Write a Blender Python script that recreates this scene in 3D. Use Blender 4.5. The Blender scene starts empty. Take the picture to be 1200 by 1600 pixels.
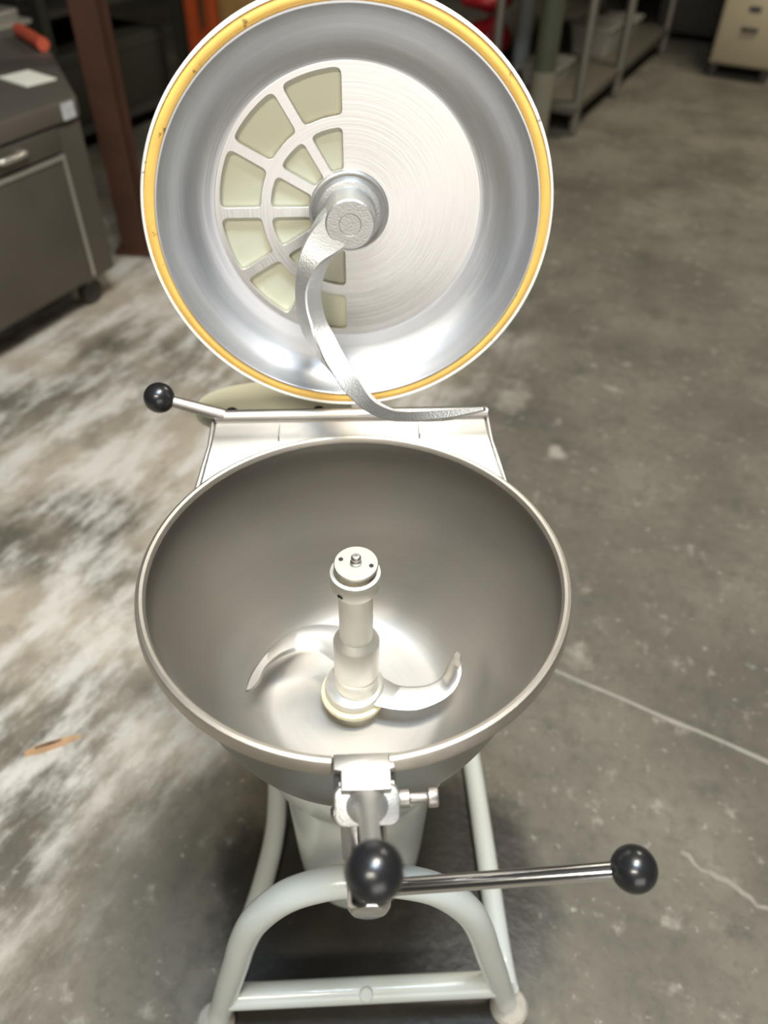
import bpy, bmesh, math, random
from mathutils import Vector, Matrix
random.seed(7)
sc = bpy.context.scene
COL = sc.collection
R = math.radians

# ------------------------------------------------------------------ camera
def cam_axes(pitch, yaw, roll):
    cp, sp, cy, sy = math.cos(pitch), math.sin(pitch), math.cos(yaw), math.sin(yaw)
    fw = Vector((sy*cp, cy*cp, -sp)); r = Vector((cy, -sy, 0)); u = r.cross(fw)
    c, t = math.cos(roll), math.sin(roll)
    return c*r + t*u, -t*r + c*u, fw
cr, cu_, cf = cam_axes(R(43.49), R(3.5), 0.02)
cam_d = bpy.data.cameras.new('camera')
cam = bpy.data.objects.new('camera', cam_d); COL.objects.link(cam)
M4 = Matrix((cr, cu_, -cf)).transposed().to_4x4()
M4.translation = (-0.0044, -0.5387, 1.393)
cam.matrix_world = M4
cam_d.sensor_fit = 'VERTICAL'; cam_d.sensor_height = 36; cam_d.sensor_width = 27
cam_d.lens = 36*1210/1600
cam_d.clip_start = 0.02
cam_d.dof.use_dof = True; cam_d.dof.focus_distance = 0.80; cam_d.dof.aperture_fstop = 3.2
sc.camera = cam

# ------------------------------------------------------------------ world, lights, exposure
w = bpy.data.worlds.new('world'); sc.world = w; w.use_nodes = True
w.node_tree.nodes['Background'].inputs[0].default_value = (0.9, 0.95, 1.0, 1)
w.node_tree.nodes['Background'].inputs[1].default_value = 0.05
def area(name, loc, target, sx, sy, power, col):
    d = bpy.data.lights.new(name, 'AREA'); d.shape = 'RECTANGLE'; d.size = sx; d.size_y = sy
    d.energy = power; d.color = col
    o = bpy.data.objects.new(name, d); COL.objects.link(o); o.location = loc
    o.rotation_euler = (Vector(target) - Vector(loc)).to_track_quat('-Z', 'Y').to_euler()
    return o
area('overhead_light', (0.38, 0.12, 3.3), (0.38, 0.12, 0), 0.6, 0.30, 66, (1.0, 0.92, 0.78))
area('skylight', (0.12, -0.40, 3.5), (0.12, -0.40, 0), 0.8, 0.5, 72, (0.66, 0.82, 1.0))
area('overhead_light', (2.6, 3.6, 3.3), (2.6, 3.6, 0), 1.2, 0.30, 80, (1.0, 0.93, 0.78))  # unseen lamp added to brighten the far floor
area('overhead_light', (-0.75, -1.9, 3.1), (-0.75, -1.9, 0), 1.2, 0.30, 65, (1.0, 0.93, 0.80))
area('door_daylight', (0.9, -4.4, 1.3), (0.4, 0.3, 0.7), 3.0, 2.2, 62, (1.0, 0.96, 0.92))
vs = sc.view_settings
vs.view_transform = 'Standard'; vs.look = 'None'; vs.gamma = 1; vs.use_curve_mapping = False
vs.exposure = 0.15

# ------------------------------------------------------------------ materials
def mat(name, col, rough=0.5, metal=0.0, var=0.0, scale=20, bump=0.0, bscale=200, spec=0.5, coat=0.0, rvar=0.0, speck=0.0, spscale=45):
    """plain material with noise colour variation, roughness variation and fine relief"""
    m = bpy.data.materials.new(name); m.use_nodes = True
    nt = m.node_tree; N = nt.nodes; L = nt.links; b = N['Principled BSDF']
    b.inputs['Roughness'].default_value = rough; b.inputs['Metallic'].default_value = metal
    b.inputs['Specular IOR Level'].default_value = spec; b.inputs['Coat Weight'].default_value = coat
    tc = N.new('ShaderNodeTexCoord')
    nz = N.new('ShaderNodeTexNoise'); nz.inputs['Scale'].default_value = scale; nz.inputs['Detail'].default_value = 5
    L.new(tc.outputs['Object'], nz.inputs['Vector'])
    mx = N.new('ShaderNodeMix'); mx.data_type = 'RGBA'
    mx.inputs['A'].default_value = tuple(max(0, c*(1-var)) for c in col) + (1,)
    mx.inputs['B'].default_value = tuple(min(1, c*(1+var)) for c in col) + (1,)
    L.new(nz.outputs['Fac'], mx.inputs['Factor']); L.new(mx.outputs['Result'], b.inputs['Base Color'])
    if speck:      # grime specks and chips
        ns = N.new('ShaderNodeTexNoise'); ns.inputs['Scale'].default_value = spscale; ns.inputs['Detail'].default_value = 6; ns.inputs['Roughness'].default_value = 0.65
        L.new(tc.outputs['Object'], ns.inputs['Vector'])
        ms = N.new('ShaderNodeMapRange'); ms.inputs['From Min'].default_value = 0.64; ms.inputs['From Max'].default_value = 0.70; ms.inputs['To Max'].default_value = speck
        L.new(ns.outputs['Fac'], ms.inputs['Value'])
        m2 = N.new('ShaderNodeMix'); m2.data_type = 'RGBA'; m2.inputs['B'].default_value = tuple(c*0.12 for c in col) + (1,)
        L.new(ms.outputs['Result'], m2.inputs['Factor']); L.new(mx.outputs['Result'], m2.inputs['A']); L.new(m2.outputs['Result'], b.inputs['Base Color'])
    if rvar:
        mr = N.new('ShaderNodeMapRange'); mr.inputs['To Min'].default_value = rough - rvar; mr.inputs['To Max'].default_value = rough + rvar
        L.new(nz.outputs['Fac'], mr.inputs['Value']); L.new(mr.outputs['Result'], b.inputs['Roughness'])
    if bump:
        n2 = N.new('ShaderNodeTexNoise'); n2.inputs['Scale'].default_value = bscale; n2.inputs['Detail'].default_value = 4
        L.new(tc.outputs['Object'], n2.inputs['Vector'])
        bp = N.new('ShaderNodeBump'); bp.inputs['Strength'].default_value = bump; bp.inputs['Distance'].default_value = 0.001
        L.new(n2.outputs['Fac'], bp.inputs['Height']); L.new(bp.outputs['Normal'], b.inputs['Normal'])
    return m

def brushed(name, col, rough, aniso, var=0.12, rings=420, rvar=0.08, bump=0.15, scuff=None):
    """metal turned about the object's local Z axis: ring-shaped scratches, radial anisotropy"""
    m = bpy.data.materials.new(name); m.use_nodes = True
    nt = m.node_tree; N = nt.nodes; L = nt.links; b = N['Principled BSDF']
    b.inputs['Metallic'].default_value = 1.0
    b.inputs['Anisotropic'].default_value = aniso
    tg = N.new('ShaderNodeTangent'); tg.direction_type = 'RADIAL'; tg.axis = 'Z'
    L.new(tg.outputs['Tangent'], b.inputs['Tangent'])
    tc = N.new('ShaderNodeTexCoord'); sp = N.new('ShaderNodeSeparateXYZ'); L.new(tc.outputs['Object'], sp.inputs[0])
    def math_(op, a, bb=None, v=None):
        n = N.new('ShaderNodeMath'); n.operation = op; L.new(a, n.inputs[0])
        if bb is not None: L.new(bb, n.inputs[1])
        if v is not None: n.inputs[1].default_value = v
        return n.outputs[0]
    r = math_('SQRT', math_('ADD', math_('MULTIPLY', sp.outputs[0], sp.outputs[0]), math_('MULTIPLY', sp.outputs[1], sp.outputs[1])))
    cb = N.new('ShaderNodeCombineXYZ')
    L.new(math_('MULTIPLY', r, v=rings), cb.inputs[0]); L.new(math_('MULTIPLY', sp.outputs[2], v=rings), cb.inputs[1])
    an = math_('ARCTAN2', sp.outputs[1], sp.outputs[0]); L.new(math_('MULTIPLY', math_('SINE', an), v=2.5), cb.inputs[2])
    nz = N.new('ShaderNodeTexNoise'); nz.inputs['Scale'].default_value = 1.0; nz.inputs['Detail'].default_value = 3
    L.new(cb.outputs[0], nz.inputs['Vector'])
    bl = N.new('ShaderNodeTexNoise'); bl.inputs['Scale'].default_value = 9; bl.inputs['Detail'].default_value = 4
    L.new(tc.outputs['Object'], bl.inputs['Vector'])
    ad = math_('MULTIPLY', math_('ADD', nz.outputs['Fac'], bl.outputs['Fac']), v=0.5)
    mx = N.new('ShaderNodeMix'); mx.data_type = 'RGBA'
    mx.inputs['A'].default_value = tuple(c*(1-var) for c in col) + (1,); mx.inputs['B'].default_value = tuple(min(1, c*(1+var)) for c in col) + (1,)
    L.new(ad, mx.inputs['Factor']); L.new(mx.outputs['Result'], b.inputs['Base Color'])
    mr = N.new('ShaderNodeMapRange'); mr.inputs['To Min'].default_value = rough - rvar; mr.inputs['To Max'].default_value = rough + rvar
    L.new(ad, mr.inputs['Value'])
    ro = mr.outputs['Result']
    if scuff:      # scuffed, duller metal below a height
        sr = N.new('ShaderNodeMapRange'); sr.interpolation_type = 'SMOOTHSTEP'; sr.inputs['From Min'].default_value = scuff[0]; sr.inputs['From Max'].default_value = scuff[1]
        sr.inputs['To Min'].default_value = scuff[2]; sr.inputs['To Max'].default_value = 0.0; L.new(sp.outputs[2], sr.inputs['Value'])
        ro = math_('ADD', ro, sr.outputs['Result'])
        L.new(math_('MULTIPLY', math_('SUBTRACT', sr.outputs['Result'], v=scuff[2]), v=-aniso/scuff[2]), b.inputs['Anisotropic'])
    L.new(ro, b.inputs['Roughness'])
    bp = N.new('ShaderNodeBump'); bp.inputs['Strength'].default_value = bump; bp.inputs['Distance'].default_value = 0.0004
    L.new(nz.outputs['Fac'], bp.inputs['Height']); L.new(bp.outputs['Normal'], b.inputs['Normal'])
    return m

def floor_material():
    m = bpy.data.materials.new('stained_concrete'); m.use_nodes = True
    nt = m.node_tree; N = nt.nodes; L = nt.links; b = N['Principled BSDF']
    b.inputs['Roughness'].default_value = 0.6; b.inputs['Specular IOR Level'].default_value = 0.35
    tc = N.new('ShaderNodeTexCoord')
    def noise(scale, detail=6, sx=1, sy=1, rot=0, rough=0.55):
        mp = N.new('ShaderNodeMapping'); mp.inputs['Scale'].default_value = (sx, sy, 1); mp.inputs['Rotation'].default_value = (0, 0, rot)
        L.new(tc.outputs['Object'], mp.inputs['Vector'])
        n = N.new('ShaderNodeTexNoise'); n.inputs['Scale'].default_value = scale; n.inputs['Detail'].default_value = detail; n.inputs['Roughness'].default_value = rough
        L.new(mp.outputs[0], n.inputs['Vector']); return n.outputs['Fac']
    def ramp(v, lo, hi):
        r = N.new('ShaderNodeMapRange'); r.interpolation_type = 'SMOOTHSTEP'
        r.inputs['From Min'].default_value = lo; r.inputs['From Max'].default_value = hi; L.new(v, r.inputs['Value']); return r.outputs['Result']
    def mul(a, bb, v=None):
        n = N.new('ShaderNodeMath'); n.operation = 'MULTIPLY'; L.new(a, n.inputs[0])
        if v is None: L.new(bb, n.inputs[1])
        else: n.inputs[1].default_value = v
        return n.outputs[0]
    def mix(f, a, c):
        n = N.new('ShaderNodeMix'); n.data_type = 'RGBA'; L.new(f, n.inputs['Factor'])
        if isinstance(a, tuple): n.inputs['A'].default_value = a + (1,)
        else: L.new(a, n.inputs['A'])
        n.inputs['B'].default_value = c + (1,); return n.outputs['Result']
    c = mix(ramp(noise(2.2), 0.3, 0.7), (0.102, 0.091, 0.069), (0.185, 0.166, 0.128))
    c = mix(mul(ramp(noise(7, 9, rough=0.72), 0.48, 0.70), None, 0.65), c, (0.070, 0.062, 0.050))
    c = mix(mul(ramp(noise(17, 6, rough=0.6), 0.58, 0.74), None, 0.6), c, (0.36, 0.335, 0.28))
    c = mix(mul(ramp(noise(38, 8, rough=0.7), 0.46, 0.66), None, 0.35), c, (0.075, 0.067, 0.054))
    c = mix(mul(ramp(noise(48, 5, rough=0.6), 0.62, 0.72), None, 0.55), c, (0.40, 0.375, 0.32))
    # paler, streaked strip of floor to the left of the machine
    sp = N.new('ShaderNodeSeparateXYZ'); L.new(tc.outputs['Object'], sp.inputs[0])
    un = N.new('ShaderNodeMath'); un.operation = 'MULTIPLY_ADD'; L.new(noise(3.0), un.inputs[0]); un.inputs[1].default_value = -0.5; L.new(sp.outputs[0], un.inputs[2])
    vn = N.new('ShaderNodeMath'); vn.operation = 'MULTIPLY_ADD'; L.new(noise(2.0), vn.inputs[0]); vn.inputs[1].default_value = 1.0; L.new(sp.outputs[1], vn.inputs[2])
    strip = mul(ramp(un.outputs[0], -0.52, -0.85), ramp(vn.outputs[0], 2.7, 1.9))
    c = mix(mul(strip, ramp(noise(2.4), 0.38, 0.62)), c, (0.40, 0.34, 0.26))
    c = mix(mul(strip, mul(ramp(noise(3.6, 10, 2.6, 0.9, R(-8), 0.7), 0.42, 0.62), None, 0.85)), c, (0.62, 0.59, 0.54))
    c = mix(mul(strip, mul(ramp(noise(6.5, 10, rough=0.72), 0.52, 0.66), None, 0.6)), c, (0.218, 0.192, 0.154))
    # pale scuffed patches with their own outline
    for (pu, pv, pr) in ((-0.325, 1.500, 0.10), (-0.03, 1.70, 0.05), (0.19, 0.62, 0.05), (-0.10, 1.30, 0.04)):
        pd = N.new('ShaderNodeVectorMath'); pd.operation = 'DISTANCE'; L.new(tc.outputs['Object'], pd.inputs[0]); pd.inputs[1].default_value = (pu, pv, 0)
        pn = N.new('ShaderNodeMath'); pn.operation = 'MULTIPLY_ADD'; L.new(noise(9, 6), pn.inputs[0]); pn.inputs[1].default_value = 0.3; L.new(pd.outputs['Value'], pn.inputs[2])
        c = mix(mul(ramp(pn.outputs[0], 0.14 + pr, 0.10 + pr*.4), None, 0.7), c, (0.44, 0.40, 0.33))
    # dark stain under the machine, with the machine's shade painted into its colour
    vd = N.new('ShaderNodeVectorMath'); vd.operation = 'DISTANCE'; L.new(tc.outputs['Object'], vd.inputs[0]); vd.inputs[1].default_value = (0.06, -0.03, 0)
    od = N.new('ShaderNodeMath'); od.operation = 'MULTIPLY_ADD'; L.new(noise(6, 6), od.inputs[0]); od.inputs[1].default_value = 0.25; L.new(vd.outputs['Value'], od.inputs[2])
    stain_shade = mul(ramp(od.outputs[0], 0.44, 0.36), None, 0.85)
    c = mix(stain_shade, c, (0.016, 0.014, 0.0125))
    rr = N.new('ShaderNodeMapRange'); rr.inputs['To Min'].default_value = 0.62; rr.inputs['To Max'].default_value = 0.32; L.new(stain_shade, rr.inputs['Value']); L.new(rr.outputs['Result'], b.inputs['Roughness'])
    L.new(c, b.inputs['Base Color'])
    bp = N.new('ShaderNodeBump'); bp.inputs['Strength'].default_value = 0.25; bp.inputs['Distance'].default_value = 0.004
    L.new(noise(60, 6), bp.inputs['Height']); L.new(bp.outputs['Normal'], b.inputs['Normal'])
    return m

M = dict(
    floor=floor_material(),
    bowl=brushed('bowl_stainless', (0.43, 0.41, 0.38), 0.33, 0.85, bump=0.03, rvar=0.04, rings=260, scuff=(.50, .83, .18)),
    lid_in=brushed('turned_aluminium', (0.64, 0.645, 0.66), 0.46, 0.3, bump=0.35, rings=420, var=0.22),
    disc=brushed('turned_aluminium_disc', (0.82, 0.80, 0.77), 0.43, 0.3, bump=0.35, rings=420, var=0.2),
    rim=mat('brushed_rim', (0.54, 0.495, 0.43), 0.52, 1.0, 0.1, 60, 0.2, 900),
    steel=mat('satin_stainless', (0.46, 0.435, 0.40), 0.44, 1.0, 0.06, 30, 0.1, 700),
    hub=mat('machined_stainless_lit', (0.82, 0.79, 0.71), 0.55, 1.0, 0.06, 60, 0.15, 900),  # shaft steel, light on its front put into the brighter colour
    hubcap=mat('machined_stainless_dim', (0.60, 0.575, 0.52), 0.5, 1.0, 0.06, 60, 0.15, 900),  # same steel, colour darkened to hold back glare from above
    blade=mat('blade_steel', (0.52, 0.50, 0.47), 0.38, 1.0, 0.1, 30, 0.08, 500),
    cast=mat('cast_aluminium', (0.62, 0.61, 0.585), 0.52, 1.0, 0.06, 80, 0.5, 500),
    chrome=mat('chrome', (0.86, 0.86, 0.87), 0.16, 1.0, 0.03, 40),
    shaft_end=mat('dull_steel', (0.62, 0.62, 0.62), 0.4, 1.0, 0.06, 60, 0.1, 600),
    black=mat('black_knob_plastic', (0.012, 0.012, 0.013), 0.30, 0.0, 0.2, 40, 0.1, 300, coat=0.3),
    dark=mat('dark_recess', (0.02, 0.018, 0.016), 0.8, 0.0, 0.2, 60),
    gasket=mat('amber_rubber', (0.93, 0.55, 0.13), 0.5, 0.0, 0.16, 25, 0.1, 300, speck=0.8),
    cream=mat('cream_paint', (0.88, 0.86, 0.79), 0.4, 0.0, 0.04, 50, 0.1, 200, speck=0.7, spscale=60),
    pane=mat('olive_pane', (0.66, 0.645, 0.48), 0.4, 0.0, 0.03, 10),
    green=mat('pale_green_enamel', (0.62, 0.65, 0.605), 0.28, 0.0, 0.05, 8, 0.15, 120, coat=0.3),
    olive=mat('pale_olive_enamel', (0.78, 0.77, 0.60), 0.35, 0.0, 0.05, 8, 0.1, 120),
    nylon=mat('ivory_nylon', (0.78, 0.70, 0.46), 0.45, 0.0, 0.06, 60),
    pad=mat('worn_rubber_pad', (0.36, 0.33, 0.28), 0.7, 0.0, 0.25, 60, 0.3, 200),
    joint=mat('joint_filler', (0.28, 0.26, 0.22), 0.8, 0.0, 0.25, 40, 0.5, 150),
    crack=mat('pale_crack_filler', (0.25, 0.23, 0.19), 0.85, 0.0, 0.35, 60, 0.5, 150),
    wood=mat('splintered_wood', (0.40, 0.25, 0.13), 0.7, 0.0, 0.3, 60, 0.3, 200),
    cab=mat('tarnished_steel', (0.115, 0.10, 0.08), 0.5, 0.5, 0.15, 6, 0.1, 200, rvar=0.08),
    cabtop=mat('tarnished_steel_top', (0.125, 0.108, 0.088), 0.55, 0.4, 0.12, 6),
    trim=mat('steel_trim', (0.55, 0.52, 0.46), 0.4, 0.8, 0.08, 30),
    paper=mat('white_paper', (0.82, 0.80, 0.70), 0.8, 0.0, 0.03, 30),
    sticker=mat('grey_sticker', (0.42, 0.42, 0.41), 0.6, 0.0, 0.4, 90),
    redbar=mat('red_orange_plastic', (0.55, 0.10, 0.05), 0.45, 0.0, 0.15, 20),
    rust=mat('rusty_brown_steel', (0.060, 0.022, 0.009), 0.7, 0.0, 0.5, 7, 0.3, 60),
    olivedark=mat('dark_olive_paint', (0.032, 0.030, 0.019), 0.6, 0.0, 0.25, 5),
    orange=mat('orange_rack_paint', (0.50, 0.085, 0.02), 0.5, 0.0, 0.25, 12),
    ochre=mat('ochre_cardboard', (0.40, 0.24, 0.075), 0.8, 0.0, 0.3, 9),
    red=mat('red_plastic', (0.42, 0.02, 0.025), 0.4, 0.0, 0.2, 12),
    pipe=mat('pale_grey_pipe', (0.34, 0.37, 0.35), 0.5, 0.0, 0.1, 8),
    postgreen=mat('moss_green_paint', (0.065, 0.07, 0.042), 0.6, 0.0, 0.3, 10),
    postcream=mat('dirty_cream_paint', (0.20, 0.18, 0.13), 0.6, 0.0, 0.15, 10),
    tablesteel=mat('table_steel', (0.26, 0.235, 0.20), 0.4, 0.7, 0.1, 12),
    shelf=mat('shelf_galvanised', (0.11, 0.097, 0.073), 0.6, 0.4, 0.12, 12),
    tub=mat('grey_tub', (0.26, 0.24, 0.20), 0.5, 0.0, 0.1, 12),
    file=mat('beige_file_paint', (0.34, 0.285, 0.185), 0.45, 0.0, 0.06, 6),
    darkgrey=mat('dark_grey_paint', (0.042, 0.037, 0.03), 0.6, 0.0, 0.2, 5),
    wall=mat('dark_stained_wall', (0.035, 0.031, 0.024), 0.85, 0.0, 0.3, 2, 0.2, 30),
    wall2=mat('block_wall', (0.17, 0.16, 0.145), 0.85, 0.0, 0.15, 2, 0.2, 30),
    ceil=mat('grey_roof_deck', (0.16, 0.15, 0.135), 0.85, 0.0, 0.15, 2),
)

# ------------------------------------------------------------------ mesh helpers
class MB:
    def __init__(s): s.v = []; s.f = []
    def add(s, v, f):
        o = len(s.v); s.v += [tuple(p) for p in v]; s.f += [tuple(i + o for i in q) for q in f]; return s
    def lathe(s, prof, n=96, a0=0.0, a1=None, closed=False, axis=None):
        """prof = [(r, z)]; full turn or an arc a0..a1 with end caps when the profile is closed"""
        full = a1 is None
        k = n if full else n + 1
        A = [a0 + (2*math.pi*i/n if full else (a1 - a0)*i/n) for i in range(k)]
        v = [(r*math.cos(a), r*math.sin(a), z) for a in A for r, z in prof]
        p = len(prof); f = []
        for i in range(n):
            j = (i + 1) % k
            for q in range(p if closed else p - 1):
                q2 = (q + 1) % p
                f.append((i*p + q, j*p + q, j*p + q2, i*p + q2))
        if closed and not full:
            f.append(tuple(range(p))[::-1]); f.append(tuple((k-1)*p + q for q in range(p)))
        if axis is not None: v = [tuple(axis @ Vector(x)) for x in v]
        return s.add(v, f)
    def rings(s, rings, caps=True, loop=False):
        p = len(rings[0]); k = len(rings); f = []
        for i in range(k if loop else k - 1):
            j = (i + 1) % k
            for q in range(p): f.append((i*p + q, i*p + (q+1) % p, j*p + (q+1) % p, j*p + q))
        if caps and not loop:
            f.append(tuple(range(p))[::-1]); f.append(tuple((k-1)*p + q for q in range(p)))
        return s.add([x for r in rings for x in r], f)
    def tube(s, pts, rad, n=20, caps=True):
        P = [Vector(p) for p in pts]; k = len(P)
        T = [((P[min(i+1, k-1)] - P[max(i-1, 0)]).normalized()) for i in range(k)]
        a = T[0].orthogonal().normalized(); rs = []
        for i in range(k):
            a = (a - T[i]*a.dot(T[i])).normalized(); b = T[i].cross(a)
            rr = rad[i] if isinstance(rad, (list, tuple)) else rad
            rs.append([P[i] + (a*math.cos(2*math.pi*q/n) + b*math.sin(2*math.pi*q/n))*rr for q in range(n)])
        return s.rings(rs, caps)
    def box(s, x0, x1, y0, y1, z0, z1):
        v = [(x, y, z) for z in (z0, z1) for y in (y0, y1) for x in (x0, x1)]
        return s.add(v, [(0, 2, 3, 1), (4, 5, 7, 6), (0, 1, 5, 4), (2, 6, 7, 3), (0, 4, 6, 2), (1, 3, 7, 5)])
    def prism(s, poly, z0, z1):
        n = len(poly)
        v = [(x, y, z0) for x, y in poly] + [(x, y, z1) for x, y in poly]
        f = [tuple(range(n))[::-1], tuple(range(n, 2*n))] + [(i, (i+1) % n, n + (i+1) % n, n + i) for i in range(n)]
        return s.add(v, f)
    def build(s, name, m, parent=None, ang=35, bevel=0.0, bseg=2, xf=None):
        me = bpy.data.meshes.new(name)
        v = s.v if xf is None else [tuple(xf @ Vector(p)) for p in s.v]
        me.from_pydata(v, [], s.f); me.update()
        bm = bmesh.new(); bm.from_mesh(me)
        bmesh.ops.remove_doubles(bm, verts=bm.verts, dist=1e-6)
        bmesh.ops.recalc_face_normals(bm, faces=bm.faces)
        if bevel:
            es = [e for e in bm.edges if len(e.link_faces) == 2 and e.calc_face_angle(0) > R(30)]
            bmesh.ops.bevel(bm, geom=es, offset=bevel, segments=bseg, profile=0.5, affect='EDGES', clamp_overlap=True)
        bm.to_mesh(me); bm.free()
        me.polygons.foreach_set('use_smooth', [True]*len(me.polygons)); me.set_sharp_from_angle(angle=R(ang))
        me.materials.append(M[m] if isinstance(m, str) else m)
        o = bpy.data.objects.new(name, me); COL.objects.link(o)
        if parent is not None: o.parent = parent
        return o
def tag(o, label, cat, group=None):
    o['label'] = label; o['category'] = cat
    if group: o['group'] = group
    return o
def lab(o, label): o['label'] = label; return o
def empty(name, loc=(0, 0, 0), rz=0.0):
    o = bpy.data.objects.new(name, None); COL.objects.link(o); o.location = loc; o.rotation_euler = (0, 0, rz); o.empty_display_size = 0.05
    return o
def struct(o): o['kind'] = 'structure'; return o
def catmull(P, n=8):
    P = [Vector(p) for p in P]; out = []
    for i in range(len(P) - 1):
        a = P[max(i-1, 0)]; b = P[i]; c = P[i+1]; d = P[min(i+2, len(P)-1)]
        for k in range(n):
            t = k/n
            out.append(0.5*((2*b) + (c - a)*t + (2*a - 5*b + 4*c - d)*t*t + (3*b - a - 3*c + d)*t**3))
    out.append(P[-1]); return out
def sphere_prof(r, n=20): return [(r*math.sin(math.pi*i/n), -r*math.cos(math.pi*i/n)) for i in range(n + 1)]
def align(p, d):
    """matrix placing local Z along d at p"""
    m = Vector(d).to_track_quat('Z', 'Y').to_matrix().to_4x4(); m.translation = p; return m

# ------------------------------------------------------------------ setting (room turned 31 degrees against the machine)
RA = R(-31)
def uvw(u, v, z=0): a = R(31); return Vector((u*math.cos(a) + v*math.sin(a), -u*math.sin(a) + v*math.cos(a), z))
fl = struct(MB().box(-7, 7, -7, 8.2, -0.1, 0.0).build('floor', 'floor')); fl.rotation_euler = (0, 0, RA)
struct(MB().box(-7, 7, 8.0, 8.2, 0, 3.9).build('wall_back', 'wall')).rotation_euler = (0, 0, RA)
struct(MB().box(-7.2, -7, -7, 8.2, 0, 3.9).build('wall_left', 'wall')).rotation_euler = (0, 0, RA)
struct(MB().box(7, 7.2, -7, 8.2, 0, 3.9).build('wall_right', 'wall2')).rotation_euler = (0, 0, RA)
struct(MB().box(-7.2, 7.2, -7.2, -7, 0, 3.9).build('wall_front', 'wall2')).rotation_euler = (0, 0, RA)
struct(MB().box(-7.2, 7.2, -7.2, 8.2, 3.9, 4.0).build('ceiling', 'ceil')).rotation_euler = (0, 0, RA)
# saw joint and a patched crack in the slab
def strip(name, pts, wid, m):
    mb = MB(); P = [Vector((x, y, 0)) for x, y in pts]; vs_ = []
    for i, p in enumerate(P):
        t = (P[min(i+1, len(P)-1)] - P[max(i-1, 0)]).normalized(); nrm = Vector((-t.y, t.x, 0))
        h = wid*(0.55 + 0.55*random.random())/2
        vs_ += [p + nrm*h + Vector((0, 0, 0.0012)), p - nrm*h + Vector((0, 0, 0.0012)), p - nrm*(h+.001) - Vector((0, 0, 0.001)), p + nrm*(h+.001) - Vector((0, 0, 0.001))]
    mb.rings([vs_[4*i:4*i+4] for i in range(len(P))])
    o = mb.build(name, m, fl); o.matrix_parent_inverse = Matrix.Rotation(RA, 4, 'Z').inverted(); return o
J0, J1 = Vector((0.434, 0.415)), Vector((0.806, 0.191)); jd = (J1 - J0).normalized()
strip('expansion_joint', [J0 + jd*(-0.4 + 0.05*i) + Vector((jd.y, -jd.x))*random.uniform(-.002, .002) for i in range(70)], 0.011, 'joint')
K0, K1 = Vector((0.575, 0.022)), Vector((0.70, -0.088)); kd = (K1 - K0).normalized()
strip('patched_crack', [K0 + kd*(0.014*i) + Vector((kd.y, -kd.x))*random.uniform(-.006, .006) for i in range(26)], 0.009, 'crack')

# ------------------------------------------------------------------ the cutter mixer
mixer = tag(empty('cutter_mixer'), 'stainless vertical cutter mixer with its round lid swung open, on a pale tubular stand', 'food mixer')

# --- bowl
inner = catmull([(.2110, .799, 0), (.2060, .780, 0), (.1985, .740, 0), (.1900, .700, 0), (.1800, .660, 0), (.1660, .622, 0), (.1500, .594, 0), (.1330, .573, 0), (.1130, .560, 0), (.0900, .556, 0), (.03, .556, 0), (0, .556, 0)], 6)
outer = catmull([(0, .548, 0), (.05, .548, 0), (.10, .550, 0), (.128, .565, 0), (.150, .590, 0), (.168, .620, 0), (.182, .660, 0), (.192, .700, 0), (.200, .740, 0), (.2085, .780, 0), (.2145, .799, 0)], 6)
bowl = lab(MB().lathe([(p.x, p.y) for p in outer] + [(p.x, p.y) for p in inner], 160).build('bowl', 'bowl', mixer, 50), 'deep brushed stainless bowl')
rp = [(.2110, .7985), (.2112, .8020), (.2130, .8048), (.2160, .8058), (.2190, .8045), (.2210, .8010), (.2213, .7960), (.2220, .7935), (.2216, .7890), (.2195, .7875), (.2140, .7880), (.2112, .7920)]
g = R(6.4)
lab(MB().lathe(rp, 180, R(-90) + g, R(270) - g, closed=True).build('rim', 'rim', bowl), 'rolled rim with a gap at the front latch')
# seat plate of the latch across the gap in the rim
lug = MB()
pl = [(-.0225, -.2085), (-.0225, -.2225), (-.0165, -.2235), (-.0165, -.241), (.0245, -.241), (.0245, -.2235), (.0285, -.2225), (.0275, -.2085)]
lug.prism(pl, .792, .8025)
lab(lug.build('latch_plate', 'steel', bowl, bevel=.0012), 'flat satin steel seat plate')
for x0, x1 in ((-.0225, -.0165), (.0245, .0285)):
    MB().box(x0, x1, -.2385, -.2225, .786, .793).build('slot', 'dark', bowl)
for a in (-118, -60, 20, 160):
    MB().lathe([(0, .006), (.004, .006), (.0055, .003), (.0055, 0)], 12).build('bolt_head', 'shaft_end', bowl, xf=align((.137*math.cos(R(a)), .137*math.sin(R(a)), .571), (math.cos(R(a))*.75, math.sin(R(a))*.75, -.66)))

# --- latch casting, its lever and knobs
latch = MB()
def rrect(cx, cz, w, h, r, n=5):
    out = []
    for sx, sz, a0 in ((1, 1, 0), (-1, 1, 90), (-1, -1, 180), (1, -1, 270)):
        for i in range(n + 1):
            a = R(a0 + 90*i/n); out.append((cx + sx*(w/2 - r) + r*math.cos(a), cz + sz*(h/2 - r) + r*math.sin(a)))
    return out
b0 = Vector((.0045, -.2455, .786)); b1 = Vector((.006, -.344, .901)); dv = b1 - b0
LF = Matrix((Vector((1, 0, 0)), Vector((0, .76, .65)), Vector((0, -.65, .76)))).transposed().to_4x4(); LF.translation = b0
secs = []
for h, w_, h_ in ((-.012, .046, .026), (-.009, .0525, .032), (.001, .0535, .033), (.0035, .0515, .031), (.0042, .048, .0275)):
    secs.append([LF @ Vector((x, y, h)) for x, y in rrect(0, 0, w_, h_, .008)])
latch.rings(secs)
latch.box(-.018, .027, -.240, -.230, .765, .795)
latch_o = lab(latch.build('latch_casting', 'cast', mixer, 40), 'winged cast aluminium latch')
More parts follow.
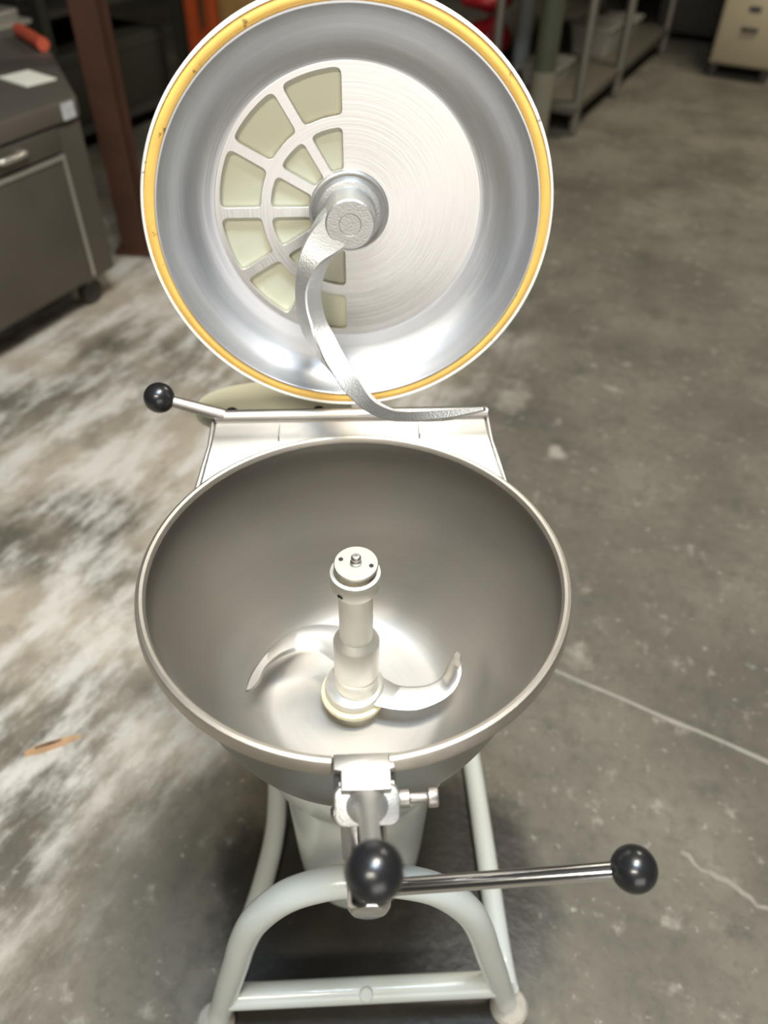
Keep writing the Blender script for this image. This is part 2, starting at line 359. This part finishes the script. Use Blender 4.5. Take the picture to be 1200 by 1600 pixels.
# central ridge flowing from the wings into the lever
rg = []
for t, wx, wy in ((-.02, .0245, .0165), (.0, .0200, .0158), (.035, .0165, .0150), (.07, .0130, .0135), (.11, .0108, .0115), (.17, .0092, .0095), (.26, .0082, .0082), (.5, .0076, .0076), (.95, .0072, .0072)):
    p = b0 + dv*t; rg.append([p + LF.to_3x3() @ Vector((wx*math.cos(2*math.pi*q/28), wy*math.sin(2*math.pi*q/28), 0)) for q in range(28)])
MB().rings(rg).build('lever', 'cast', latch_o)
MB().lathe(sphere_prof(.019, 24), 40).build('ball_knob', 'black', latch_o, xf=Matrix.Translation(b1))
# clamp pin on the right
px = MB().lathe([(0, .0), (.0078, .0), (.0082, .001), (.0082, .009), (.0074, .010), (.0046, .0105), (.0046, .0225), (.0052, .024), (.0078, .0245), (.0086, .0255), (.0086, .0320), (.0078, .0332), (.0035, .0336), (0, .0336)], 28)
px.build('locking_pin', 'steel', latch_o, xf=align((.0305, -.237, .778), (1, 0, .02)))
MB().lathe([(0, 0), (.007, 0), (.0075, .002), (.0075, .006), (.005, .009), (0, .0095)], 24).build('pin_end', 'steel', latch_o, xf=align((-.017, -.232, .745), (-1, 0, -.1)))
MB().box(-.0185, -.0035, -.236, -.222, .655, .79).build('latch_bracket', 'shaft_end', latch_o, bevel=.0015)
# pivot shaft with the long chrome handle
sh = lab(MB().lathe([(0, 0), (.0195, 0), (.0195, .094), (.0188, .0965), (.0155, .1005), (.0148, .1008), (0, .1008)], 40).build('pivot_shaft', 'chrome', mixer, xf=align((.005, -.186, .665), (0, -1, 0))), 'stubby chrome pivot shaft')
h0 = Vector((.010, -.268, .671)); h1 = Vector((.220, -.292, .752)); hd = h1 - h0
hl = lab(MB().tube([h0 + hd*t for t in (0, .3, .6, .93)], .0074, 28).build('tilt_handle', 'chrome', mixer), 'straight chrome handle rod')
MB().lathe(sphere_prof(.019, 24), 40).build('ball_knob', 'black', hl, xf=Matrix.Translation(h1))

# --- hinge housing behind the bowl
def hinge_z(y): return .793 + (y - .222)*(.18 if y > .222 else .42)
hz = MB(); X = [-1 + 2*i/40 for i in range(41)]
rows = [0, .25, .5, .75, 1]
grid = []
for s in X:
    col_ = []
    for k in range(9):
        if k <= 4:
            t = k/4; xb = s*(.186 - .014*t); yb = max(math.sqrt(max(0, .2115**2 - xb*xb)), .150); yb = min(yb, .2215)
            y = yb + (.222 - yb)*t
        else:
            t = (k - 4)/4; y = .222 + .036*t; xb = s*(.172 - .003*t)
        z = hinge_z(y) + (.0012 if k >= 7 else 0)
        col_.append((xb, y, z))
    grid.append(col_)
v = [p for c_ in grid for p in c_]; f = []
for i in range(40):
    for k in range(8): f.append((i*9 + k, (i+1)*9 + k, (i+1)*9 + k + 1, i*9 + k + 1))
hz.add(v, f)
# skirts down the sides and back
for s_, c_ in ((-1, grid[0]), (1, grid[-1])):
    vv = []
    for p in c_: vv += [p, (p[0] + s_*.004, p[1], p[2] - .003), (p[0] + s_*.004, p[1], p[2] - .11 + (p[1]-.2)*.3)]
    n_ = len(c_); hz.add(vv, [q for k in range(n_-1) for q in ((3*k, 3*k+3, 3*k+4, 3*k+1), (3*k+1, 3*k+4, 3*k+5, 3*k+2))])
hz.add([(-.169, .258, .80), (.169, .258, .80), (.169, .262, .66), (-.169, .262, .66)], [(0, 1, 2, 3)])
hin = lab(hz.build('hinge_housing', 'steel', mixer, 25), 'folded satin steel hinge cover')
MB().tube([(-.171, .2625, .8035), (.174, .2625, .8035)], .0088, 24).build('hinge_tube', 'steel', hin)
for x in (-.09, .085): MB().box(x - .0006, x + .0006, .2235, .2585, .7937, .8013).build('seam', 'shaft_end', hin)
for s_ in (-1, 1): MB().tube([(s_*.1745, .262, .800), (s_*.1765, .222, .789), (s_*.189, .165, .766), (s_*.191, .15, .745)], .0022, 10).build('edge_bead', 'steel', hin)
k1 = Vector((-.237, .267, .831)); k0 = Vector((-.160, .2625, .806)); kd3 = k0 - k1
lv = lab(MB().tube([k1 + kd3*t for t in (.1, .5, 1)], [.0068, .0076, .0085], 24).build('lid_lever', 'steel', mixer), 'short steel lever beside the lid hinge')
MB().lathe(sphere_prof(.019, 24), 40).build('ball_knob', 'black', lv, xf=Matrix.Translation(k1))
# rear column and rounded enamel housing
lab(MB().box(-.10, .10, .268, .33, .05, .77).build('rear_column', 'green', mixer, bevel=.012, bseg=3), 'pale green rear column')
rh = lab(MB().lathe([(0, .735), (.85, .735), (.95, .732), (1, .725), (1, .716), (.9, .712), (.5, .71), (.4, .6), (0, .6)], 64, axis=Matrix.Translation((-.112, .392, 0)) @ Matrix.Diagonal((.114, .058, 1, 1))).build('rear_housing', 'olive', mixer), 'rounded pale olive enamel cover behind the hinge')
for x in (-.168, -.045): MB().lathe([(0, .742), (.007, .742), (.010, .738), (.010, .733)], 20, axis=Matrix.Translation((x, .362, 0))).build('cover_screw', 'dark', rh)

# --- knife shaft and blades
ks = lab(MB().lathe([(0, .556), (.030, .556), (.0305, .567), (.029, .570), (.027, .572), (.0265, .600), (.0255, .602), (.0232, .606), (.0232, .609), (.0262, .611), (.0265, .6215), (.0250, .6228), (.0250, .6242), (.0264, .6255), (.0265, .680), (.0245, .684), (.0200, .690), (.0188, .692), (.0188, .765), (.0195, .768), (.0225, .771), (.0262, .778), (.0268, .794), (.0262, .797), (.0225, .798), (.0205, .795), (.016, .790), (.016, .8045), (0, .8045)], 72).build('knife_shaft', 'hub', mixer, 30), 'bright machined knife shaft')
tilt = Matrix.Translation((.001, 0, .8085)) @ Matrix.Rotation(R(3), 4, 'X')
cap = lab(MB().lathe([(0, -.003), (.0215, -.003), (.0228, -.0022), (.0230, .0005), (.0222, .0015), (0, .0015)], 56, axis=tilt).build('cap_disc', 'hubcap', ks), 'round cap disc with two holes')
MB().lathe([(0, .0015), (.0060, .0015), (.0060, .004), (.0045, .0048), (.0045, .0075), (.0052, .0085), (.0052, .0105), (.0038, .0125), (.0012, .0128), (.0010, .0112), (0, .0112)], 24, axis=tilt).build('grease_nipple', 'steel', ks)
for x, y in ((-.0155, .0055), (.0155, -.0040)):
    MB().lathe([(0, .0019), (.0024, .0019), (.0026, .0010)], 16, axis=tilt @ Matrix.Translation((x, y, 0))).build('cap_hole', 'dark', ks)
MB().lathe([(0, 0), (.0034, 0), (.0036, -.002)], 16, xf if False else 0).build('cross_hole', 'dark', ks, xf=align((-.0165, -.0206, .781), (-.62, -.78, -.1)))
MB().lathe([(.020, .5975), (.0330, .5965), (.0355, .5945), (.0362, .591), (.0362, .585), (.034, .582), (.020, .582)], 64, axis=Matrix.Translation((-.003, .001, 0))).build('blade_collar', 'hubcap', ks)
lab(MB().lathe([(.026, .583), (.036, .583), (.0400, .581), (.0405, .577), (.0385, .572), (.031, .5705), (.026, .5705)], 24, axis=Matrix.Translation((-.004, 0, 0))).build('seal_ring', 'nylon', ks), 'ivory plastic seal ring')
def blade(outline, lift, th, zb):
    P = outline; n = len(P)
    top = [(x, y, z + th) for x, y, z in P]
    # bevelled cutting edge: pinch the outer edge of the lower face
    mb = MB(); mb.add([(x, y, z) for x, y, z in P] + top, [tuple(range(n))[::-1], tuple(range(n, 2*n))] + [(i, (i+1) % n, n + (i+1) % n, n + i) for i in range(n)])
    return mb
def ribbon(ins, outs, th, n=6):
    """curved knife: matching inner and outer edges, thin bevelled rim"""
    I = catmull(ins, n); O_ = catmull(outs, n); rs = []
    for a, b in zip(I, O_):
        d = b - a; rs.append([a + Vector((0, 0, -th/2)), a + d*.12 + Vector((0, 0, th/2)), a + d*.78 + Vector((0, 0, th/2)), b + Vector((0, 0, -th*.35)), b + Vector((0, 0, -th/2))])
    return MB().rings(rs)
lab(ribbon([(.010, .024, .594), (.0332, .0105, .592), (.0484, -.0001, .592), (.0663, -.0039, .592), (.0874, -.0016, .592), (.1026, .0071, .5925), (.1115, .0185, .5975), (.1177, .0295, .604), (.1243, .0345, .607)],
           [(-.020, -.004, .594), (.0012, -.0180, .592), (.0213, -.0286, .592), (.0463, -.0352, .592), (.0716, -.0360, .592), (.0980, -.0265, .5925), (.1165, -.0150, .599), (.1262, .0030, .6065), (.1286, .0240, .610)], .0035).build('blade', 'blade', ks, 40), 'curved blade with an upturned tip')
lab(ribbon([(-.005, .000, .612), (-.0289, .0230, .612), (-.0420, .0345, .612), (-.0551, .0398, .612), (-.0734, .0389, .612), (-.0939, .0301, .612), (-.1097, .0135, .612), (-.1160, -.0060, .612), (-.1255, -.0160, .612)],
           [(.012, .060, .612), (-.0120, .0740, .612), (-.0310, .0785, .612), (-.0490, .0793, .612), (-.0700, .0755, .612), (-.0890, .0630, .612), (-.1100, .0400, .612), (-.1270, .0085, .612), (-.1316, -.0172, .612)], .0035).build('blade', 'blade', ks, 40), 'sickle-shaped blade sweeping to the left')

# --- stand
TR = .0178
arch_pts = catmull([(-.222, -.2, .012), (-.205, -.2, .085), (-.1865, -.2, .17), (-.166, -.2, .26), (-.147, -.2, .345), (-.124, -.2, .415), (-.085, -.2, .478), (-.040, -.2, .508), (.0, -.2, .515), (.040, -.2, .508), (.085, -.2, .478), (.124, -.2, .415), (.147, -.2, .345), (.166, -.2, .26), (.1865, -.2, .17), (.205, -.2, .085), (.222, -.2, .012)], 6)
st = lab(MB().tube(arch_pts, TR, 28).build('stand', 'green', mixer), 'pale green enamelled tubular stand')
MB().tube([(-.192, -.2, .112), (.192, -.2, .112)], TR, 28).build('crossbar', 'green', st)
MB().lathe([(0, 0), (.010, 0), (.010, .003), (.0085, .005), (0, .005)], 20).build('bar_plug', 'green', st, xf=align((.004, -.209, .1265), (0, -.5, .87)))
MB().tube(catmull([(.222, -.19, .04), (.2225, -.12, .021), (.2215, .05, .02), (.220, .18, .02), (.215, .34, .02)], 6), TR, 24).build('floor_rail', 'green', st)
MB().tube(catmull([(-.212, -.19, .04), (-.192, -.10, .021), (-.168, -.015, .02), (-.152, .07, .02), (-.150, .15, .02), (-.160, .34, .02)], 6), TR, 24).build('floor_rail', 'green', st)
MB().tube([(-.17, .32, .045), (.225, .32, .045)], TR, 24).build('rear_crossbar', 'green', st)
for x, y in ((-.226, -.205), (.226, -.205), (-.165, .345), (.218, .345)):
    MB().lathe([(0, 0), (.026, 0), (.029, .003), (.029, .012), (.025, .017), (.018, .019), (0, .019)], 36, axis=Matrix.Translation((x, y, 0))).build('foot_pad', 'pad', st)
lab(MB().lathe([(0, .10), (.070, .10), (.085, .106), (.094, .125), (.098, .20), (.104, .42), (.108, .455), (.122, .475), (.128, .490), (.128, .535), (.11, .549), (0, .549)], 80).build('motor', 'green', mixer), 'pale green motor housing under the bowl')

# --- lid, in its own frame: local Z faces the viewer
a_, b_ = .083, .026
ln = Vector((math.sin(b_)*math.cos(a_), -math.cos(b_)*math.cos(a_), math.sin(a_))); le1 = Vector((math.cos(b_), math.sin(b_), 0)); le2 = ln.cross(le1)
LM = Matrix((le1, le2, ln)).transposed().to_4x4(); LM.translation = (.004, .291, 1.035)
lid = lab(MB().lathe([(.2195, -.006), (.2195, .0), (.2202, .0012), (.2222, .0012), (.2235, -.001), (.2235, -.014), (.219, -.019), (.205, -.032), (.18, -.060), (.155, -.072), (.10, -.082), (0, -.086)], 160).build('lid', 'cream', mixer, 40), 'round domed lid swung up')
lid.matrix_local = LM
lp = catmull([(.2060, .0004, 0), (.2045, -.012, 0), (.1985, -.026, 0), (.1860, -.0395, 0), (.1715, -.0485, 0), (.1600, -.0528, 0), (.1540, -.0545, 0), (.1490, -.0548, 0)], 6)
lab(MB().lathe([(.2090, -.006), (.2090, .0), (.2084, .0014), (.2068, .0014)] + [(p.x, p.y) for p in lp], 160).build('lid_liner', 'lid_in', lid, 50), 'turned aluminium inside of the lid')
lab(MB().lathe([(.2195, -.005), (.2195, -.001), (.2185, .0004), (.2143, .0010), (.2100, .0004), (.2090, -.001), (.2090, -.005)], 160).build('gasket', 'gasket', lid, 50), 'amber rubber gasket ring')
def bez(p, c_, q, n=5): return [((1-t)**2*p[0] + 2*t*(1-t)*c_[0] + t*t*q[0], (1-t)**2*p[1] + 2*t*(1-t)*c_[1] + t*t*q[1]) for t in [i/n for i in range(n + 1)]]
def sector(r0, r1, d0, d1, A0, A1, w_):
    """window outline between two spokes, rounded corners"""
    pt = lambda r, a: (r*math.cos(a), r*math.sin(a))
    lo = lambda r: A0 + math.asin(w_/r); hi = lambda r: A1 - math.asin(w_/r)
    di0 = min(d0/r0, (hi(r0) - lo(r0))*.42); do = d1/r1; o = []
    o += bez(pt(r1 - d1, lo(r1 - d1)), pt(r1, lo(r1)), pt(r1, lo(r1) + do))
    o += [pt(r1, lo(r1) + do + (hi(r1) - lo(r1) - 2*do)*i/8) for i in range(1, 8)]
    o += bez(pt(r1, hi(r1) - do), pt(r1, hi(r1)), pt(r1 - d1, hi(r1 - d1)))
    o += bez(pt(r0 + d0, hi(r0 + d0)), pt(r0, hi(r0)), pt(r0, hi(r0) - di0))
    o += [pt(r0, hi(r0) - di0 - (hi(r0) - lo(r0) - 2*di0)*i/4) for i in range(1, 4)]
    o += bez(pt(r0, lo(r0) + di0), pt(r0, lo(r0)), pt(r0 + d0, lo(r0 + d0)))
    return o
wins = []
for i in range(6):
    A0 = R(90 + 30*i); A1 = R(120 + 30*i)
    wins.append((sector(.100, .1465, .0065, .008, A0, A1, .0052), A0))
    wins.append((sector(.0455, .0895, .004, .007, A0, A1, .0050), A0))
cu = bpy.data.curves.new('vent_plate', 'CURVE'); cu.dimensions = '2D'; cu.fill_mode = 'BOTH'; cu.extrude = .0022; cu.bevel_depth = .0008; cu.bevel_resolution = 1
def spl(P):
    s = cu.splines.new('POLY'); s.points.add(len(P) - 1); s.use_cyclic_u = True
    for q, p in zip(s.points, P): q.co = (p[0], p[1], 0, 1)
spl([(.1515*math.cos(2*math.pi*i/160), .1515*math.sin(2*math.pi*i/160)) for i in range(160)])
spl([(.030*math.cos(-2*math.pi*i/64), .030*math.sin(-2*math.pi*i/64)) for i in range(64)])
for o_, _ in wins: spl(o_[::-1])
tmp = bpy.data.objects.new('tmp', cu); COL.objects.link(tmp)
me = bpy.data.meshes.new_from_object(tmp.evaluated_get(bpy.context.evaluated_depsgraph_get()))
bpy.data.objects.remove(tmp)
me.name = 'vent_plate'; me.materials.clear(); me.materials.append(M['disc'])
for p in me.polygons: p.use_smooth = True
me.set_sharp_from_angle(angle=R(30))
vp = bpy.data.objects.new('vent_plate', me); COL.objects.link(vp); vp.parent = lid; vp.location = (0, 0, -.0575)
lab(vp, 'round aluminium plate with twelve cut-out windows')
for o_, _ in wins:
    cx = sum(p[0] for p in o_)/len(o_); cy = sum(p[1] for p in o_)/len(o_)
    big = [(cx + (x - cx)*1.10, cy + (y - cy)*1.10) for x, y in o_]
    MB().prism(big, -.0655, -.0622).build('window_pane', 'pane', lid)
# boss and agitator arm
MB().lathe([(.0460, -.0550), (.0450, -.0515), (.0430, -.0505), (.0410, -.0525), (.0400, -.0535), (.0385, -.0500), (.0365, -.0465), (.0330, -.0450), (.0300, -.0448), (.0290, -.0440), (.0285, -.0350), (.0, -.0350)], 72).build('boss', 'cast', lid)
S = [  # centre (x, y, h), width of the front face, depth, twist
    ((-.004, .006, -.018), .040, .030, 0), ((-.020, -.008, -.015), .042, .030, 4), ((-.034, -.024, -.011), .036, .030, 14), ((-.0440, -.042, -.005), .026, .030, 28),
    ((-.0500, -.066, 0), .0185, .029, 38), ((-.0500, -.088, .008), .019, .027, 40), ((-.0440, -.109, .020), .022, .026, 38), ((-.0320, -.125, .036), .022, .026, 48),
    ((-.0185, -.1380, .056), .013, .024, 62), ((-.0030, -.1520, .082), .009, .022, 74), ((.0150, -.1605, .108), .009, .016, 70), ((.0380, -.1590, .133), .010, .012, 55),
    ((.0665, -.1475, .156), .011, .010, 45), ((.0947, -.1370, .171), .012, .009, 40), ((.1259, -.1225, .186), .006, .003, 40)]
C3 = catmull([s[0] for s in S], 6); W3 = catmull([(s[1], s[2], R(s[3])) for s in S], 6)
rs = []; nz_ = Vector((0, 0, 1))
for i, p in enumerate(C3):
    t = (C3[min(i+1, len(C3)-1)] - C3[max(i-1, 0)]).normalized(); s_ = nz_.cross(t).normalized(); n2 = t.cross(s_).normalized()
    if n2.z < 0: n2 = -n2
    wA, wB, ph = W3[i]; NB = math.cos(ph)*s_ + math.sin(ph)*n2; NA = math.cos(ph)*n2 - math.sin(ph)*s_
    rs.append([p + NB*x + NA*z for x, z in rrect(0, 0, wA, wB, min(wA, wB)*.09, 1)])
ag = lab(MB().rings(rs).build('agitator_arm', 'cast', lid, 25), 'curved cast scraper arm reaching over the hinge')
hubm = MB().lathe([(0, .0005), (.0115, .0005), (.0120, .0000), (.0124, .0010), (.0255, .0010), (.0272, -.0010), (.0276, -.004), (.0276, -.044), (0, -.044)], 56, axis=Matrix.Translation((-.001, .003, 0)))
hubo = hubm.build('arm_hub', 'cast', lid, 30)

# ------------------------------------------------------------------ background, placed along the aisle
# steel cabinet on casters, left
cab = tag(empty('steel_cabinet', uvw(-2.12, 0.97), RA), 'low tarnished steel cabinet on casters left of the mixer', 'cabinet')
MB().prism([(.345, -.42), (.345, .40), (-.09, .70), (-.72, 1.04), (-.80, 1.04), (-.80, -.42)], .12, .62).build('body', 'cab', cab, bevel=.006)
MB().prism([(.36, -.44), (.36, .395), (-.07, .72), (-.74, 1.10), (-.84, 1.10), (-.84, -.44)], .62, .68).build('worktop', 'cabtop', cab, bevel=.008)
d = MB().box(.345, .357, -.40, .285, .135, .525).build('door', 'cab', cab, bevel=.003)
MB().box(.355, .362, -.40, .295, .525, .538).build('door_trim', 'trim', d)
MB().box(.355, .360, .285, .297, .14, .53).build('door_trim', 'trim', d)
dr = MB().box(.345, .357, -.40, .295, .545, .612).build('drawer', 'cab', cab, bevel=.003)
MB().tube(catmull([(.357, .05, .585), (.385, .055, .590), (.385, .135, .59), (.357, .14, .585)], 5), .009, 12).build('handle', 'trim', dr)
MB().box(.3605, .3625, .325, .375, .625, .672).build('sticker', 'sticker', cab)
for x, y in ((.27, .33), (-.28, .33), (.27, -.33), (-.28, -.33)):
    cs = MB().tube([(x - .016, y, .045), (x + .016, y, .045)], .044, 24).build('caster', 'darkgrey', cab)
    MB().box(x - .022, x + .022, y - .02, y + .03, .085, .122).build('caster_fork', 'tub', cs)
o = tag(MB().box(-.075, .075, -.055, .055, 0, .004).build('paper_pad', 'paper'), 'white paper pad lying on the steel cabinet', 'paper'); o.location = uvw(-2.01, 1.41, .681); o.rotation_euler = (0, 0, R(-40))
o = tag(MB().tube([(-.13, 0, .022), (.13, 0, .022)], .022, 16).build('red_tube', 'redbar'), 'red-orange tube lying at the back edge of the steel cabinet', 'tube'); o.location = uvw(-2.33, 1.735, .681); o.rotation_euler = (0, 0, RA + R(-25))
pan = MB().prism(rrect(0, 0, .30, .24, .03), 0, .012); o = tag(pan.build('metal_tray', 'tub', bevel=.003), 'grey metal tray on the far end of the steel cabinet', 'tray'); o.location = uvw(-2.72, 1.86, .681)
o.rotation_euler = (0, R(0), RA)
MB().prism(rrect(0, 0, .24, .18, .03), .012, .05).build('tray_lid', 'trim', o, bevel=.004)
# rusty column
hk = .72
hpoly = [(-.065, -.065), (.065, -.065), (.065, -.045), (.008, -.045), (.008, .045), (.065, .045), (.065, .065), (-.065, .065), (-.065, .045), (-.008, .045), (-.008, -.045), (-.065, -.045)]
col = tag(MB().prism([(x*hk, y*hk) for x, y in hpoly], 0, 3.9).build('steel_column', 'rust'), 'rusty brown steel column behind the low cabinet', 'column'); col.location = uvw(-2.0, 1.72); col.rotation_euler = (0, 0, RA + R(20))
MB().prism(rrect(0, 0, .15, .15, .01), 0, .012).build('base_plate', 'rust', col)
# dark shelving with crates
rk = tag(empty('storage_rack', uvw(-3.47, 2.76), RA), 'dark olive storage rack behind the rusty column', 'rack')
for x in (-.55, .55):
    for y in (-.45, .45): MB().box(x - .025, x + .025, y - .025, y + .025, 0, 1.9).build('upright', 'olivedark', rk)
for z in (.12, .62, 1.2): 
    MB().box(-.55, .55, -.47, .47, z - .03, z).build('shelf', 'darkgrey', rk)
    for y in (-.475, .475): MB().box(-.55, .55, y - .012, y + .012, z - .07, z + .01).build('beam', 'olivedark', rk)
for (x0, x1, y0, y1, z0, z1, n) in ((-.5, -.02, -.42, .38, .121, .50, 'dark olive crate low on the storage rack, nearer the cabinet'), (.03, .5, -.42, .38, .121, .43, 'dark olive crate low on the storage rack, nearer the mixer lid'), (-.42, .36, -.40, .36, .621, 1.02, 'large dark olive crate on the middle shelf of the rack')):
    c_ = tag(MB().box(x0, x1, y0, y1, z0, z1).build('crate', 'olivedark', bevel=.01), n, 'crate', 'crates on the dark rack'); c_.location = uvw(-3.47, 2.76); c_.rotation_euler = (0, 0, RA)
    MB().box(x0 - .006, x1 + .006, y0 - .006, y1 + .006, z1 - .05, z1 - .03).build('crate_band', 'darkgrey', c_)
# orange upright with cardboard box
oru = tag(empty('orange_rack', uvw(-2.70, 3.22), RA), 'orange rack upright standing behind the open lid', 'rack')
for x in (-.13, .0): MB().box(x - .025, x + .025, -.03, .03, 0, 2.6).build('upright', 'orange', oru, bevel=.004)
for k in range(5): MB().tube([(-.13, 0, .3 + .45*k), (.0, 0, .5 + .45*k)], .012, 10).build('brace', 'orange', oru)
bx = tag(MB().box(-.05, .45, 0, .45, 0, .95).build('cardboard_box', 'ochre', bevel=.006), 'tall ochre cardboard box beside the orange rack upright', 'box'); bx.location = uvw(-2.80, 3.32); bx.rotation_euler = (0, 0, RA)
for sx in (-1, 1): MB().box(.2 + sx*.125 - .12, .2 + sx*.125 + .12, .01, .44, .95, .954).build('flap', 'ochre', bx)
# poles right of the lid
pp = tag(MB().tube([(0, 0, .012), (0, 0, 3.9)], .052, 24).build('pipe', 'pipe'), 'pale grey vertical pipe just right of the lid', 'pipe'); pp.location = uvw(-1.60, 4.92)
MB().lathe([(0, 0), (.085, 0), (.085, .012), (0, .012)], 24).build('flange', 'pipe', pp)
gp = tag(empty('painted_post', uvw(-1.035, 3.66), RA), 'post painted moss green over cream beside the worktable', 'post')
MB().tube([(0, 0, 0), (0, 0, .36)], .056, 24).build('post_foot', 'postcream', gp)
MB().tube([(0, 0, .36), (0, 0, 3.9)], .054, 24).build('post_shaft', 'postgreen', gp)
# red bags between pipe and lid
for i, (u, v_, z, sx, sy, sz, n) in enumerate(((-1.92, 5.0, .375, .17, .13, .070, 'upper red plastic bag heaped beside the grey pipe'), (-1.87, 5.0, .168, .14, .13, .115, 'lower red plastic bag heaped beside the grey pipe'))):
    prof = [(r*(1 + .0*i), z_) for r, z_ in sphere_prof(1, 14)]
    mb = MB().lathe(prof, 24); mb.v = [(x*sx*(1 + .12*math.sin(5*y + i)), y*sy*(1 + .1*math.sin(7*x)), zz*sz*(1 + .15*math.sin(4*x + 2*y))) for x, y, zz in mb.v]
    o = tag(mb.build('plastic_bag', 'red', None, 60), n, 'bag', 'red bags by the pipe'); o.location = uvw(u, v_, z); o.rotation_euler = (0, 0, RA)
cr_ = tag(MB().box(-.22, .22, -.18, .18, 0, .012).build('low_pallet', 'olivedark'), 'dark low pallet under the red bags', 'pallet'); cr_.location = uvw(-1.93, 5.0, 0); cr_.rotation_euler = (0, 0, RA)
for x in (-.2, 0, .2): MB().box(x - .03, x + .03, -.18, .18, .012, .03).build('slat', 'darkgrey', cr_)
# steel worktable
wt = tag(empty('worktable', uvw(-.92, 3.94), RA), 'long steel worktable with undershelf right of the open lid', 'table')
for y in (0, .80, 1.98):
    for x in (0, -.48):
        lg = MB().tube([(x, y, .03), (x, y, .86)], .025, 18).build('leg', 'tablesteel', wt)
        MB().lathe([(0, 0), (.018, 0), (.024, .012), (.024, .035), (0, .035)], 18, axis=Matrix.Translation((x, y, 0))).build('foot', 'tablesteel', lg)
MB().box(-.50, .012, -.07, 2.05, .118, .165).build('undershelf', 'shelf', wt, bevel=.006)
MB().box(-.53, .05, -.09, 2.09, .86, .90).build('tabletop', 'tablesteel', wt, bevel=.008)
for (u, v_, w_, l_, h_, n) in ((-1.20, 4.22, .22, .30, .10, 'pale tub on the near end of the undershelf'), (-1.17, 5.06, .26, .36, .15, 'pale tub halfway along the undershelf'), (-1.17, 5.58, .24, .30, .09, 'pale tub on the far end of the undershelf')):
    t_ = MB(); t_.rings([[(x, y, z) for x, y in rrect(0, 0, w_*k, l_*k, .03)] for z, k in ((0, .86), (h_, 1), (h_, .95), (.012, .82))])
    o = tag(t_.build('tub', 'tub'), n, 'tub', 'tubs on the undershelf'); o.location = uvw(u, v_, .166); o.rotation_euler = (0, 0, RA)
    MB().rings([[(x, y, z) for x, y in rrect(0, 0, w_*k, l_*k, .03)] for z, k in ((h_ - .006, 1.0), (h_ - .006, 1.06), (h_ + .004, 1.06), (h_ + .004, .99))], loop=True).build('tub_rim', 'tub', o)
# dark locker and beige filing cabinet
lk = tag(MB().box(-.30, .20, 0, .5, .06, 1.9).build('dark_locker', 'darkgrey', bevel=.006), 'dark grey locker standing behind the filing cabinet', 'locker'); lk.location = uvw(-.78, 6.35); lk.rotation_euler = (0, 0, RA)
MB().box(-.28, .18, -.012, 0, .09, 1.87).build('door', 'darkgrey', lk, bevel=.004)
MB().box(.12, .15, -.03, -.012, .85, 1.0).build('handle', 'trim', lk)
for x in (-.27, .17):
    for y in (.03, .47): MB().tube([(x, y, 0), (x, y, .062)], .02, 12).build('foot', 'trim', lk)
fc = tag(empty('filing_cabinet', uvw(-.34, 5.49), RA), 'beige metal filing cabinet at the far end of the aisle', 'filing cabinet')
MB().box(-.19, .19, .012, .60, .085, 1.32).build('body', 'file', fc, bevel=.005)
for k in range(3):
    z0 = .10 + .40*k
    q = MB().box(-.178, .178, -.006, .012, z0, z0 + .385).build('drawer', 'file', fc, bevel=.004)
    MB().box(-.05, .05, -.022, -.006, z0 + .185, z0 + .205).build('handle', 'darkgrey', q, bevel=.003)
    MB().box(-.035, .035, -.009, -.006, z0 + .285, z0 + .315).build('label_holder', 'darkgrey', q)
for x in (-.16, .16):
    for y in (.05, .55): MB().box(x - .02, x + .02, y - .02, y + .02, 0, .086).build('foot', 'darkgrey', fc)
# wood splinter on the floor
sp_ = MB(); sp_.rings([[(x, w_*a, .0 + h_*b) for a, b in ((-1, 0), (1, 0), (.7, 1), (-.6, 1))] for x, w_, h_ in ((-.05, .006, .004), (-.02, .010, .007), (.02, .009, .006), (.045, .005, .004), (.06, .001, .001))])
sp_o = tag(sp_.build('wood_splinter', 'wood'), 'small orange-brown wood splinter lying on the floor', 'splinter')
sp_o.location = (-.60, .28, 0.0005); sp_o.rotation_euler = (0, 0, R(20))
MB().rings([[(x, .002 + w_*a, .006 + .002*b) for a, b in ((-1, 0), (1, 0), (.7, 1), (-.6, 1))] for x, w_ in ((-.03, .002), (0, .004), (.02, .001))]).build('bark_strip', 'rust', sp_o)
